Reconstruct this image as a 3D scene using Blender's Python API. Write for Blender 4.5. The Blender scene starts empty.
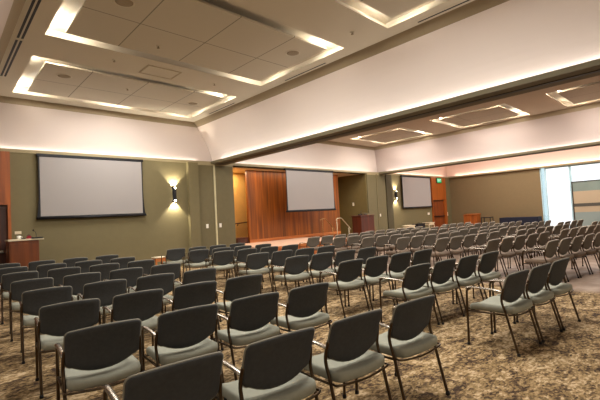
import bpy, math, random
from mathutils import Vector, Matrix
random.seed(11)
S = bpy.context.scene
COL = S.collection
PI = math.pi

# ------------------------------------------------------------------ materials
def lin(c):
    c = c / 255.0
    return c / 12.92 if c <= 0.04045 else ((c + 0.055) / 1.055) ** 2.4
def rgb(r, g, b): return (lin(r), lin(g), lin(b), 1.0)

def new_mat(name):
    m = bpy.data.materials.new(name); m.use_nodes = True
    nt = m.node_tree; nt.nodes.clear()
    out = nt.nodes.new('ShaderNodeOutputMaterial')
    return m, nt, out

def plain(name, col, rough=0.6, metal=0.0, var=0.06, scale=6.0, bump=0.0, bscale=200.0, spec=0.4):
    m, nt, out = new_mat(name)
    b = nt.nodes.new('ShaderNodeBsdfPrincipled')
    b.inputs['Roughness'].default_value = rough
    b.inputs['Metallic'].default_value = metal
    b.inputs['Specular IOR Level'].default_value = spec
    tc = nt.nodes.new('ShaderNodeTexCoord')
    n = nt.nodes.new('ShaderNodeTexNoise'); n.inputs['Scale'].default_value = scale
    n.inputs['Detail'].default_value = 4
    nt.links.new(tc.outputs['Object'], n.inputs['Vector'])
    r = nt.nodes.new('ShaderNodeValToRGB')
    r.color_ramp.elements[0].position = 0.3; r.color_ramp.elements[1].position = 0.7
    r.color_ramp.elements[0].color = tuple(c * (1 - var) for c in col[:3]) + (1,)
    r.color_ramp.elements[1].color = tuple(min(1, c * (1 + var)) for c in col[:3]) + (1,)
    nt.links.new(n.outputs['Fac'], r.inputs['Fac'])
    nt.links.new(r.outputs['Color'], b.inputs['Base Color'])
    if bump > 0:
        n2 = nt.nodes.new('ShaderNodeTexNoise'); n2.inputs['Scale'].default_value = bscale
        nt.links.new(tc.outputs['Object'], n2.inputs['Vector'])
        bp = nt.nodes.new('ShaderNodeBump'); bp.inputs['Strength'].default_value = bump
        bp.inputs['Distance'].default_value = 0.002
        nt.links.new(n2.outputs['Fac'], bp.inputs['Height'])
        nt.links.new(bp.outputs['Normal'], b.inputs['Normal'])
    nt.links.new(b.outputs['BSDF'], out.inputs['Surface'])
    return m

def glow(name, col, strength):
    m, nt, out = new_mat(name)
    e = nt.nodes.new('ShaderNodeEmission')
    e.inputs['Color'].default_value = col; e.inputs['Strength'].default_value = strength
    nt.links.new(e.outputs[0], out.inputs['Surface'])
    return m

def wood(name, dark, light, axis_scale=(9, 9, 0.5), rough=0.4, panel=None):
    """veneer with vertical grain; panel = width of the veneer leaves along X"""
    m, nt, out = new_mat(name)
    b = nt.nodes.new('ShaderNodeBsdfPrincipled'); b.inputs['Roughness'].default_value = rough
    tc = nt.nodes.new('ShaderNodeTexCoord'); mp = nt.nodes.new('ShaderNodeMapping')
    mp.inputs['Scale'].default_value = axis_scale
    nt.links.new(tc.outputs['Object'], mp.inputs['Vector'])
    n = nt.nodes.new('ShaderNodeTexNoise'); n.inputs['Scale'].default_value = 1.6
    n.inputs['Detail'].default_value = 6; n.inputs['Distortion'].default_value = 0.4
    nt.links.new(mp.outputs[0], n.inputs['Vector'])
    r = nt.nodes.new('ShaderNodeValToRGB')
    r.color_ramp.elements[0].position = 0.28; r.color_ramp.elements[1].position = 0.72
    r.color_ramp.elements[0].color = dark; r.color_ramp.elements[1].color = light
    nt.links.new(n.outputs['Fac'], r.inputs['Fac'])
    col = r.outputs['Color']
    if panel:
        sp = nt.nodes.new('ShaderNodeSeparateXYZ'); nt.links.new(tc.outputs['Object'], sp.inputs[0])
        dv = nt.nodes.new('ShaderNodeMath'); dv.operation = 'DIVIDE'; dv.inputs[1].default_value = panel
        nt.links.new(sp.outputs['X'], dv.inputs[0])
        fl = nt.nodes.new('ShaderNodeMath'); fl.operation = 'FLOOR'; nt.links.new(dv.outputs[0], fl.inputs[0])
        wn = nt.nodes.new('ShaderNodeTexWhiteNoise'); wn.noise_dimensions = '1D'
        nt.links.new(fl.outputs[0], wn.inputs['W'])
        mr = nt.nodes.new('ShaderNodeMapRange'); mr.inputs['To Min'].default_value = 0.72; mr.inputs['To Max'].default_value = 1.15
        nt.links.new(wn.outputs['Value'], mr.inputs['Value'])
        fr = nt.nodes.new('ShaderNodeMath'); fr.operation = 'FRACT'; nt.links.new(dv.outputs[0], fr.inputs[0])
        gt = nt.nodes.new('ShaderNodeMath'); gt.operation = 'GREATER_THAN'; gt.inputs[1].default_value = 0.02
        nt.links.new(fr.outputs[0], gt.inputs[0])
        ml = nt.nodes.new('ShaderNodeMath'); ml.operation = 'MULTIPLY'
        g2 = nt.nodes.new('ShaderNodeMapRange'); g2.inputs['To Min'].default_value = 0.55; g2.inputs['To Max'].default_value = 1.0
        nt.links.new(gt.outputs[0], g2.inputs['Value'])
        nt.links.new(mr.outputs[0], ml.inputs[0]); nt.links.new(g2.outputs[0], ml.inputs[1])
        hv = nt.nodes.new('ShaderNodeHueSaturation')
        nt.links.new(ml.outputs[0], hv.inputs['Value']); nt.links.new(col, hv.inputs['Color'])
        col = hv.outputs['Color']
    nt.links.new(col, b.inputs['Base Color'])
    nt.links.new(b.outputs[0], out.inputs['Surface'])
    return m

def tile_mat(name, col, x0, y0, step):
    """ceiling boards with thin dark joints, in object space"""
    m, nt, out = new_mat(name)
    b = nt.nodes.new('ShaderNodeBsdfPrincipled'); b.inputs['Roughness'].default_value = 0.8
    tc = nt.nodes.new('ShaderNodeTexCoord'); sp = nt.nodes.new('ShaderNodeSeparateXYZ')
    nt.links.new(tc.outputs['Object'], sp.inputs[0])
    gs = []
    for ax, o in (('X', x0), ('Y', y0)):
        s = nt.nodes.new('ShaderNodeMath'); s.operation = 'SUBTRACT'; s.inputs[1].default_value = o - 0.011
        nt.links.new(sp.outputs[ax], s.inputs[0])
        d = nt.nodes.new('ShaderNodeMath'); d.operation = 'DIVIDE'; d.inputs[1].default_value = step
        nt.links.new(s.outputs[0], d.inputs[0])
        f = nt.nodes.new('ShaderNodeMath'); f.operation = 'FRACT'; nt.links.new(d.outputs[0], f.inputs[0])
        l = nt.nodes.new('ShaderNodeMath'); l.operation = 'LESS_THAN'; l.inputs[1].default_value = 0.022 / step
        nt.links.new(f.outputs[0], l.inputs[0]); gs.append(l)
    mx = nt.nodes.new('ShaderNodeMath'); mx.operation = 'MAXIMUM'
    nt.links.new(gs[0].outputs[0], mx.inputs[0]); nt.links.new(gs[1].outputs[0], mx.inputs[1])
    mix = nt.nodes.new('ShaderNodeMix'); mix.data_type = 'RGBA'
    mix.inputs['A'].default_value = col; mix.inputs['B'].default_value = tuple(c * 0.42 for c in col[:3]) + (1,)
    nt.links.new(mx.outputs[0], mix.inputs['Factor'])
    nt.links.new(mix.outputs['Result'], b.inputs['Base Color'])
    nt.links.new(b.outputs[0], out.inputs['Surface'])
    return m

def carpet_mat():
    m, nt, out = new_mat('patterned carpet')
    L = nt.links.new; N = nt.nodes.new
    b = N('ShaderNodeBsdfPrincipled'); b.inputs['Roughness'].default_value = 0.95
    b.inputs['Specular IOR Level'].default_value = 0.15
    tc = N('ShaderNodeTexCoord')
    # broad leafy drifts
    n1 = N('ShaderNodeTexNoise'); n1.inputs['Scale'].default_value = 2.4; n1.inputs['Detail'].default_value = 5
    n1.inputs['Roughness'].default_value = 0.62; n1.inputs['Distortion'].default_value = 1.3
    mpc = N('ShaderNodeMapping'); mpc.inputs['Rotation'].default_value = (0, 0, 0.5); mpc.inputs['Scale'].default_value = (1.0, 1.9, 1.0)
    L(tc.outputs['Object'], mpc.inputs['Vector']); L(mpc.outputs[0], n1.inputs['Vector'])
    # small flecks with hard edges
    vo = N('ShaderNodeTexVoronoi'); vo.inputs['Scale'].default_value = 30; vo.inputs['Randomness'].default_value = 1
    L(mpc.outputs[0], vo.inputs['Vector'])
    sv = N('ShaderNodeSeparateColor'); L(vo.outputs['Color'], sv.inputs[0])
    mixv = N('ShaderNodeMix'); mixv.data_type = 'FLOAT'; mixv.inputs['Factor'].default_value = 0.20
    L(n1.outputs['Fac'], mixv.inputs['A']); L(sv.outputs['Red'], mixv.inputs['B'])
    n2 = N('ShaderNodeTexNoise'); n2.inputs['Scale'].default_value = 17; n2.inputs['Detail'].default_value = 6
    n2.inputs['Roughness'].default_value = 0.7
    L(tc.outputs['Object'], n2.inputs['Vector'])
    mix2 = N('ShaderNodeMix'); mix2.data_type = 'FLOAT'; mix2.inputs['Factor'].default_value = 0.34
    L(mixv.outputs['Result'], mix2.inputs['A']); L(n2.outputs['Fac'], mix2.inputs['B'])
    r = N('ShaderNodeValToRGB'); cr = r.color_ramp
    cr.elements[0].position = 0.40; cr.elements[0].color = rgb(56, 42, 32)
    cr.elements[1].position = 0.60; cr.elements[1].color = rgb(190, 166, 132)
    for p, c in ((0.445, rgb(90, 70, 50)), (0.485, rgb(120, 98, 66)), (0.52, rgb(144, 119, 82)), (0.56, rgb(158, 132, 97))):
        e = cr.elements.new(p); e.color = c
    L(mix2.outputs['Result'], r.inputs['Fac'])
    # beyond the first folding-wall track the floor is a plainer rosy weave
    n3 = N('ShaderNodeTexNoise'); n3.inputs['Scale'].default_value = 3; n3.inputs['Detail'].default_value = 3
    L(tc.outputs['Object'], n3.inputs['Vector'])
    r2 = N('ShaderNodeValToRGB')
    r2.color_ramp.elements[0].position = 0.35; r2.color_ramp.elements[0].color = rgb(138, 114, 96)
    r2.color_ramp.elements[1].position = 0.65; r2.color_ramp.elements[1].color = rgb(172, 149, 130)
    L(n3.outputs['Fac'], r2.inputs['Fac'])
    sp = N('ShaderNodeSeparateXYZ'); L(tc.outputs['Object'], sp.inputs[0])
    mr = N('ShaderNodeMapRange'); mr.inputs['From Min'].default_value = 7.95; mr.inputs['From Max'].default_value = 8.25
    L(sp.outputs['X'], mr.inputs['Value'])
    mm = N('ShaderNodeMix'); mm.data_type = 'RGBA'
    L(mr.outputs[0], mm.inputs['Factor']); L(r.outputs['Color'], mm.inputs['A']); L(r2.outputs['Color'], mm.inputs['B'])
    L(mm.outputs['Result'], b.inputs['Base Color'])
    mrr = N('ShaderNodeMapRange'); mrr.inputs['From Min'].default_value = 7.95; mrr.inputs['From Max'].default_value = 8.25
    mrr.inputs['To Min'].default_value = 0.95; mrr.inputs['To Max'].default_value = 0.45
    L(sp.outputs['X'], mrr.inputs['Value']); L(mrr.outputs[0], b.inputs['Roughness'])
    bp = N('ShaderNodeBump'); bp.inputs['Strength'].default_value = 0.25; bp.inputs['Distance'].default_value = 0.004
    L(n2.outputs['Fac'], bp.inputs['Height']); L(bp.outputs[0], b.inputs['Normal'])
    L(b.outputs[0], out.inputs['Surface'])
    return m

def glass_mat(tint=(0.985, 0.995, 1.0, 1)):
    m, nt, out = new_mat('window glass')
    t = nt.nodes.new('ShaderNodeBsdfTransparent'); t.inputs['Color'].default_value = tint
    g = nt.nodes.new('ShaderNodeBsdfGlossy'); g.inputs['Roughness'].default_value = 0.02
    f = nt.nodes.new('ShaderNodeFresnel'); f.inputs['IOR'].default_value = 1.45
    mx = nt.nodes.new('ShaderNodeMixShader')
    nt.links.new(f.outputs[0], mx.inputs[0]); nt.links.new(t.outputs[0], mx.inputs[1]); nt.links.new(g.outputs[0], mx.inputs[2])
    nt.links.new(mx.outputs[0], out.inputs['Surface'])
    return m

M = {}
M['carpet'] = carpet_mat()
M['olive'] = plain('olive wall paint', rgb(108, 97, 66), 0.75, var=0.03, bump=0.15)
M['olive2'] = plain('olive folding wall cloth', rgb(101, 91, 63), 0.8, var=0.04, bump=0.2)
M['khaki'] = plain('brown khaki wall paint', rgb(118, 99, 68), 0.75, var=0.03)
M['ochre'] = plain('ochre plaster', rgb(214, 170, 96), 0.8, var=0.04)
M['plaster'] = plain('rosy white plaster', rgb(202, 188, 179), 0.9, var=0.01, scale=1.0)
M['plaster2'] = plain('peach white plaster', rgb(222, 194, 178), 0.9, var=0.01, scale=1.0)
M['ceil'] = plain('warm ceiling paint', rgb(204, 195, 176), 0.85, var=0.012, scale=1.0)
M['cornice'] = plain('tan cornice paint', rgb(150, 134, 108), 0.8, var=0.02)
M['lip'] = plain('stone coloured lip paint', rgb(146, 132, 100), 0.7, var=0.03)
M['beam'] = plain('olive brown beam paint', rgb(98, 88, 64), 0.7, var=0.03)
M['track'] = plain('dark track metal', rgb(52, 44, 34), 0.5, 0.4)
M['slot'] = plain('slot liner', rgb(214, 204, 186), 0.7, var=0.01)
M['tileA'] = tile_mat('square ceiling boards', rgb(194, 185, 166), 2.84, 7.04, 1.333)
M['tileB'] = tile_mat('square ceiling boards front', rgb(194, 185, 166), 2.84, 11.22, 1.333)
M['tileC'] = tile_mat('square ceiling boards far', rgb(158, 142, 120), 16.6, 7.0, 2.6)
M['woodwall'] = wood('red brown veneer', rgb(88, 42, 8), rgb(168, 92, 22), (5, 5, 0.25), 0.42, panel=0.42)
M['wooddoor'] = wood('orange veneer', rgb(118, 56, 12), rgb(172, 90, 26), (6, 6, 0.4), 0.45)
M['darkwood'] = wood('dark door veneer', rgb(44, 20, 10), rgb(86, 40, 18), (8, 8, 0.4), 0.45)
M['lectern'] = wood('lectern veneer', rgb(84, 38, 6), rgb(114, 55, 10), (6, 6, 0.4), 0.4)
M['mahog'] = wood('mahogany veneer', rgb(62, 24, 10), rgb(96, 42, 22), (6, 6, 0.4), 0.35)
M['stagewood'] = wood('stage edge oak', rgb(160, 84, 36), rgb(208, 126, 64), (0.5, 6, 6), 0.45)
M['stagecarpet'] = plain('stage carpet', rgb(196, 160, 136), 0.95, var=0.08, scale=9)
M['screen'] = plain('projection cloth', rgb(150, 143, 139), 0.9, var=0.006, scale=1.0)
M['black'] = plain('black border cloth', rgb(16, 15, 20), 0.6, var=0.1)
M['blackmetal'] = plain('black metal', rgb(22, 21, 24), 0.45, 0.3)
M['navy'] = plain('navy black table cloth', rgb(14, 16, 34), 0.85, var=0.2, scale=5)
M['shell'] = plain('charcoal backrest cloth', rgb(62, 62, 61), 0.9, var=0.10, scale=40, bump=0.3, bscale=500)
M['rim'] = plain('grey welt', rgb(128, 122, 106), 0.7, var=0.05, scale=20)  # front cloth wrapping the edge, lightened where it catches light
M['seat'] = plain('sage grey seat cloth', rgb(146, 145, 129), 0.92, var=0.04, scale=30, bump=0.2, bscale=400)
M['shell2'] = plain('warm lit backrest cloth', rgb(108, 101, 90), 0.9, var=0.10, scale=40)  # same chair cloths, with the far blocks' warmer light in their colour
M['seat2'] = plain('warm lit seat cloth', rgb(122, 104, 88), 0.92, var=0.05, scale=30)
M['rim2'] = plain('warm lit pale welt', rgb(198, 182, 162), 0.7, var=0.05, scale=20)
M['bronze'] = plain('bronze chrome tube', rgb(84, 70, 56), 0.3, 1.0, var=0.08, scale=12)
M['arm'] = plain('polished arm metal', rgb(160, 150, 136), 0.25, 0.9, var=0.06, scale=12)
M['rubber'] = plain('black rubber', rgb(22, 20, 18), 0.8)
M['white'] = plain('white plastic', rgb(232, 226, 214), 0.5, var=0.02)
M['cream'] = plain('cream laminate', rgb(214, 198, 168), 0.5, var=0.03)
M['red'] = plain('red plastic', rgb(140, 22, 34), 0.45)
M['rail'] = plain('brushed rail', rgb(150, 112, 68), 0.3, 0.8)
M['brass'] = plain('pale brushed rail', rgb(190, 178, 150), 0.3, 0.6)
M['grille'] = plain('speaker grille', rgb(150, 136, 114), 0.8, var=0.1, scale=300)
M['chrome'] = plain('chrome', rgb(210, 205, 195), 0.2, 1.0)
M['frame'] = plain('pale blue window frame', rgb(176, 206, 214), 0.5, var=0.02)
M['glass'] = glass_mat()
M['blueglass'] = glass_mat((0.70, 0.79, 0.81, 1))
M['led'] = glow('cove lamp', (1.0, 0.93, 0.88, 1), 14)
M['led2'] = glow('far cove lamp', (1.0, 0.82, 0.72, 1), 20)
M['slotled'] = glow('slot lamp', (1.0, 0.94, 0.83, 1), 80)
M['bulb'] = glow('sconce lamp', (1.0, 0.93, 0.78, 1), 40)
M['green'] = glow('green sign face', (0.03, 0.55, 0.16, 1), 0.9)
M['letter'] = glow('lit lettering', (0.85, 1.0, 0.88, 1), 1.2)
M['bldA'] = plain('grey render', rgb(128, 140, 136), 0.8, var=0.05, scale=0.5)
M['bldA2'] = plain('glossy grey green', rgb(120, 132, 124), 0.15, var=0.1, scale=1.0)
M['bldB'] = plain('sand render', rgb(166, 148, 122), 0.8, var=0.05, scale=0.5)
M['bldC'] = plain('dark band render', rgb(74, 70, 62), 0.8, var=0.05, scale=0.5)

# ------------------------------------------------------------------ mesh helpers
class MB:
    def __init__(s): s.v = []; s.f = []; s.sm = []
    def add(s, vs, fs, smooth=False):
        o = len(s.v); s.v += [tuple(v) for v in vs]
        for f in fs: s.f.append(tuple(i + o for i in f)); s.sm.append(smooth)
    def box(s, x0, x1, y0, y1, z0, z1):
        s.add([(x0, y0, z0), (x1, y0, z0), (x1, y1, z0), (x0, y1, z0), (x0, y0, z1), (x1, y0, z1), (x1, y1, z1), (x0, y1, z1)],
              [(0, 3, 2, 1), (4, 5, 6, 7), (0, 1, 5, 4), (1, 2, 6, 5), (2, 3, 7, 6), (3, 0, 4, 7)])
    def cbox(s, x0, x1, y0, y1, z0, z1, c=0.01):
        """box with chamfered edges"""
        def ring(i, z): return [(x0 + i + c, y0 + i, z), (x1 - i - c, y0 + i, z), (x1 - i, y0 + i + c, z), (x1 - i, y1 - i - c, z),
                                (x1 - i - c, y1 - i, z), (x0 + i + c, y1 - i, z), (x0 + i, y1 - i - c, z), (x0 + i, y0 + i + c, z)]
        s.loft([ring(c, z0), ring(0, z0 + c), ring(0, z1 - c), ring(c, z1)], smooth=False)
    def prism(s, prof, a0, a1, axis='Y'):
        """closed 2-D profile extruded along an axis; profile is (x,z) for Y, (y,z) for X, (x,y) for Z"""
        n = len(prof)
        def P(p, a): return (p[0], a, p[1]) if axis == 'Y' else ((a, p[0], p[1]) if axis == 'X' else (p[0], p[1], a))
        vs = [P(p, a0) for p in prof] + [P(p, a1) for p in prof]
        fs = [(i, (i + 1) % n, n + (i + 1) % n, n + i) for i in range(n)]
        fs += [tuple(reversed(range(n))), tuple(range(n, 2 * n))]
        s.add(vs, fs)
    def loft(s, rings, smooth=True, cap=True):
        n = len(rings[0]); vs = [p for r in rings for p in r]; fs = []
        for k in range(len(rings) - 1):
            for i in range(n):
                j = (i + 1) % n
                fs.append((k * n + i, k * n + j, (k + 1) * n + j, (k + 1) * n + i))
        if cap:
            fs.append(tuple(reversed(range(n)))); fs.append(tuple(range((len(rings) - 1) * n, len(rings) * n)))
        s.add(vs, fs, smooth)
    def tube(s, pts, r, seg=8, cap=True, closed=False):
        pts = [Vector(p) for p in pts]; n = len(pts)
        rad = r if isinstance(r, (list, tuple)) else [r] * n
        rings = []; up = None
        for i, p in enumerate(pts):
            a = pts[i - 1] if (i > 0 or closed) else p
            c = pts[(i + 1) % n] if (i < n - 1 or closed) else p
            t = (c - a).normalized()
            if up is None:
                up = Vector((0, 0, 1)) if abs(t.z) < 0.9 else Vector((1, 0, 0))
            u = (up - t * up.dot(t)).normalized(); w = t.cross(u); up = u
            rings.append([tuple(p + (u * math.cos(k * 2 * PI / seg) + w * math.sin(k * 2 * PI / seg)) * rad[i]) for k in range(seg)])
        if closed: rings.append(rings[0])
        s.loft(rings, True, cap and not closed)
    def disc(s, cx, cy, z0, z1, r, seg=24):
        s.loft([[(cx + q * math.cos(k * 2 * PI / seg), cy + q * math.sin(k * 2 * PI / seg), z) for k in range(seg)] for q, z in ((r, z0), (r, z1))], False)
    def lathe(s, prof, cx, cy, seg=20):
        s.loft([[(cx + q * math.cos(k * 2 * PI / seg), cy + q * math.sin(k * 2 * PI / seg), z) for k in range(seg)] for q, z in prof], True)
    def build(s, name, mat, parent=None):
        me = bpy.data.meshes.new(name); me.from_pydata(s.v, [], s.f)
        me.polygons.foreach_set('use_smooth', s.sm); me.update()
        import bmesh
        bm = bmesh.new(); bm.from_mesh(me); bmesh.ops.recalc_face_normals(bm, faces=bm.faces); bm.to_mesh(me); bm.free()
        me.materials.append(mat)
        o = bpy.data.objects.new(name, me); COL.objects.link(o)
        if parent: o.parent = parent
        return o

def smooth_path(pts, n=5):
    P = [Vector(p) for p in pts]; out = []
    for i in range(len(P) - 1):
        p0 = P[max(i - 1, 0)]; p1 = P[i]; p2 = P[i + 1]; p3 = P[min(i + 2, len(P) - 1)]
        for k in range(n):
            t = k / n
            out.append(0.5 * ((2 * p1) + (p2 - p0) * t + (2 * p0 - 5 * p1 + 4 * p2 - p3) * t * t + (3 * p1 - p0 - 3 * p2 + p3) * t ** 3))
    out.append(P[-1]); return out

def thing(name, label, cat, loc=(0, 0, 0), rz=0.0, group=None):
    o = bpy.data.objects.new(name, None); COL.objects.link(o)
    o.location = loc; o.rotation_euler = (0, 0, rz); o.empty_display_size = 0.1
    return tag(o, label, cat, group)
def tag(o, label, cat, group=None):
    o['label'] = label; o['category'] = cat
    if group: o['group'] = group
    return o
def struct(name, mb, mat, parent=None):
    o = mb.build(name, mat, parent)
    if not parent: o['kind'] = 'structure'
    return o
def part(parent, name, mat, fn, label=None):
    mb = MB(); fn(mb); o = mb.build(name, mat, parent)
    if label: o['label'] = label
    return o
def dup(src, parent=None):
    c = src.copy(); COL.objects.link(c)
    if parent: c.parent = parent
    for ch in list(src.children): dup(ch, c)
    return c

# ------------------------------------------------------------------ dimensions (metres)
H = 1.55                       # camera height
YW = 13.0                      # front wall
ZL, ZB = 3.79, 3.69            # top and bottom of the cove lip
ZC = 5.25                      # ceiling
XR = 27.2                      # right wall
BX = (7.72, 8.38)              # first beam underside
CX = (18.52, 19.15)            # second beam underside

# ------------------------------------------------------------------ room shell
mb = MB(); mb.box(-9, XR + 0.3, -8, 15.6, -0.1, 0.0); struct('floor', mb, M['carpet'])

# front wall: olive runs either side of the stage recess
mb = MB(); mb.box(-9, 7.0, YW, YW + 0.2, 0, ZB); struct('wall_front_left', mb, M['olive'])
mb = MB(); mb.box(19.2, XR, YW, YW + 0.2, 0, ZB); struct('wall_front_right', mb, M['olive'])
# folding wall pockets
def pocket(n, xa, xb, xs, xc, yf, strip_mat):
    mb = MB(); mb.box(xa, xb, yf, YW + 0.2, 0, ZB - 0.02); o = struct('trim_%d' % n, mb, M['olive2'])
mb = MB(); mb.box(6.72, 7.10, YW - 0.16, YW + 0.2, 0, ZB); struct('trim_1', mb, M['olive'])          # pilaster
mb = MB(); mb.box(7.10, 8.68, YW - 0.02, YW + 0.7, 0, ZB); struct('trim_2', mb, M['track'])           # pocket carcass left
mb = MB(); mb.box(17.57, 19.2, YW + 0.04, YW + 0.7, 0, ZB); struct('trim_3', mb, M['track'])          # pocket carcass right
mb = MB(); mb.box(19.2, 19.78, YW - 0.02, YW + 0.02, 0, ZB); struct('trim_4', mb, plain('shadowed olive', rgb(70, 62, 40), 0.8))  # olive darkened for the shaded side of the pocket

def pocket_door(name, x0, x1, y, label, pull_x):
    t = thing(name, label, 'folding wall door', (0, 0, 0))
    part(t, 'door_leaf', M['olive2'], lambda m: m.cbox(x0, x1, y - 0.05, y, 0.02, ZB - 0.06, 0.008))
    part(t, 'head_strip', M['lip'], lambda m: m.box(x0, x1, y - 0.055, y - 0.005, ZB - 0.06, ZB - 0.005))
    if pull_x:
        def pl(m):
            m.cbox(pull_x - 0.05, pull_x + 0.05, y - 0.066, y - 0.051, 1.28, 1.43, 0.006)
            m.cbox(pull_x - 0.025, pull_x + 0.025, y - 0.075, y - 0.067, 1.31, 1.40, 0.004)
        part(t, 'pull_plate', M['white'], pl)
    return t
pocket_door('pocket_door', 7.13, 7.77, YW - 0.025, 'olive pocket door left of the pale seam, beside the wall lamp', 7.42)
pocket_door('pocket_door', 7.86, 8.66, YW - 0.025, 'olive pocket door right of the pale seam, next to the yellow wall', 7.98)
pocket_door('pocket_door', 17.40, 18.24, YW + 0.035, 'olive pocket door directly behind the mahogany podium', None)
pocket_door('pocket_door', 18.32, 19.12, YW + 0.035, 'olive pocket door between podium and right wall lamp', 18.45)
mb = MB(); mb.box(7.78, 7.85, YW - 0.085, YW - 0.02, 0, ZB - 0.01); struct('trim_5', mb, plain('pale seam', rgb(190, 178, 140), 0.6))
mb = MB(); mb.box(18.25, 18.31, YW - 0.03, YW + 0.04, 0, ZB - 0.01); struct('trim_6', mb, M['olive'])

# stage recess: back wall, return wall, soffit
mb = MB(); mb.box(8.68, 17.6, 15.1, 15.3, 0, ZB); struct('wall_stage_back', mb, M['ochre'])
mb = MB(); mb.box(17.36, 17.56, YW + 0.05, 15.1, 0, ZB); struct('wall_stage_right', mb, plain('deep olive paint', rgb(112, 98, 58), 0.75, var=0.04))
mb = MB(); mb.box(8.58, 8.68, YW + 0.05, 15.1, 0, ZB); struct('wall_stage_left', mb, M['ochre'])
mb = MB(); mb.box(8.58, 17.56, YW + 0.02, 15.3, ZB, ZB + 0.08); struct('trim_7', mb, plain('tan soffit', rgb(226, 202, 160), 0.8))
# veneer wall behind the stage
mb = MB(); mb.box(10.09, 16.15, 14.0, 14.12, 0.0, ZB - 0.005); struct('wall_stage_veneer', mb, M['woodwall'])

# right wall (khaki) and window band
mb = MB(); mb.box(XR, XR + 0.2, 7.24, 15.3, 0, ZB); struct('wall_right', mb, M['khaki'])
mb = MB(); mb.box(XR, XR + 0.2, -8, -1.0, 0, ZB); struct('wall_right_rear', mb, M['khaki'])
mb = MB(); mb.box(-9.2, XR + 0.2, -8.2, -8, 0, ZC + 0.1); struct('wall_back', mb, plain('cream back wall', rgb(206, 196, 176), 0.8))
mb = MB(); mb.box(-9.2, -9, -8, 15.3, 0, ZC + 0.1); struct('wall_left', mb, plain('cream side wall', rgb(206, 196, 176), 0.8))
# cove lips
def lip_x(n, x0, x1):     # along the front wall
    mb = MB(); mb.prism([(YW - 0.02, ZB), (YW + 0.45, ZB), (YW + 0.45, ZL - 0.05), (YW + 0.05, ZL - 0.05), (YW + 0.05, ZL), (YW - 0.02, ZL)], x0, x1, 'X')
    return struct('trim_%d' % n, mb, M['lip'])
lip_x(10, -9, BX[0] + 0.02); lip_x(11, BX[1] - 0.02, CX[0] + 0.02); lip_x(12, CX[1] - 0.02, XR + 0.2)
# beams (folding wall tracks): lips both sides and the track line below
def beam(n, xa, xb):
    mb = MB()
    mb.prism([(xa, ZB), (xb, ZB), (xb, ZL), (xb - 0.07, ZL), (xb - 0.07, ZL - 0.05), (xa + 0.07, ZL - 0.05), (xa + 0.07, ZL), (xa, ZL)], -8, YW + 0.1, 'Y')
    b = struct('trim_%d' % n, mb, M['beam'])
    mb = MB(); c = (xa + xb) / 2
    mb.box(c - 0.05, c + 0.05, -8, YW - 0.1, ZB - 0.012, ZB + 0.02)
    struct('trim_%d' % (n + 1), mb, M['track'])
beam(13, *BX); beam(15, *CX)
mb = MB(); mb.prism([(XR - 0.22, ZB), (XR + 0.2, ZB), (XR + 0.2, ZL - 0.05), (XR - 0.15, ZL - 0.05), (XR - 0.15, ZL), (XR - 0.22, ZL)], -8, YW + 0.1, 'Y')
struct('trim_17', mb, M['lip'])
mb = MB(); mb.prism([(-0.25, ZB), (0.36, ZB), (0.36, ZL), (0.29, ZL), (0.29, ZL - 0.05), (-0.25, ZL - 0.05)], -8, YW + 0.1, 'Y')
struct('trim_18', mb, M['lip'])

# upper cove walls; each ends in a tan cornice below the ceiling
ZT = 5.07
def cove_front(n, x0, x1, mat):
    mb = MB(); mb.add([(x0, YW + 0.24, ZL - 0.06), (x1, YW + 0.24, ZL - 0.06), (x1, YW + 0.14, ZT), (x0, YW + 0.14, ZT)], [(0, 1, 2, 3)])
    mb.add([(x0, YW + 0.6, ZL - 0.06), (x1, YW + 0.6, ZL - 0.06), (x1, YW + 0.6, ZC + .3), (x0, YW + 0.6, ZC + .3)], [(0, 1, 2, 3)])
    struct('wall_cove_front_%d' % n, mb, mat)
    mb = MB(); mb.prism([(YW + 0.14, ZT), (YW + 0.60, ZT), (YW + 0.60, ZC), (YW + 0.11, ZC)], x0, x1, 'X'); struct('trim_%d' % (20 + n), mb, M['cornice'])
cove_front(1, -9, 8.0, M['plaster']); cove_front(2, 8.2, 18.9, M['plaster']); cove_front(3, 18.9, XR + 0.2, M['plaster2'])
def cove_side(n, xb, xt, mat, y1=YW + 0.2):
    """leaning plaster face from the lip up to the ceiling edge"""
    d = 0.06 if xt > xb else -0.06
    zb = ZL - 0.06; e = 0.05 if xt < xb else -0.05
    fx = lambda z: xb + (xt - xb) * max(0.0, (z - zb) / (ZC - zb)) ** 1.7
    zs = [zb + (ZT - zb) * k / 10 for k in range(11)]
    mb = MB(); pr = [(fx(z), z) for z in zs]; mb.prism(pr + [(x + e, z) for x, z in reversed(pr)], -8, y1, 'Y')
    struct('wall_cove_side_%d' % n, mb, mat)
    mb = MB(); mb.prism([(fx(ZT), ZT), (xt, ZC), (xt + e, ZC), (fx(ZT) + e, ZT)], -8, y1, 'Y')
    struct('trim_%d' % (23 + n), mb, M['cornice'])
cove_side(1, 7.925, 7.14, plain('lit rosy plaster of first beam', rgb(228, 214, 204), 0.9, var=0.01, scale=1.0))           # left face of first beam, plaster colour lightened to look better lit
cove_side(2, 18.725, 18.40, plain('shaded rosy plaster of second beam', rgb(182, 166, 158), 0.9, var=0.01, scale=1.0))         # left face of second beam, plaster colour darkened to look less lit
cove_side(3, XR + 0.02, XR - 0.1, M['plaster2'])
cove_side(4, 0.14, 1.14, M['plaster'])           # far left slope
cove_side(5, 8.20, 9.0, M['plaster'])
cove_side(6, 18.95, 19.4, M['plaster2'])

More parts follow.
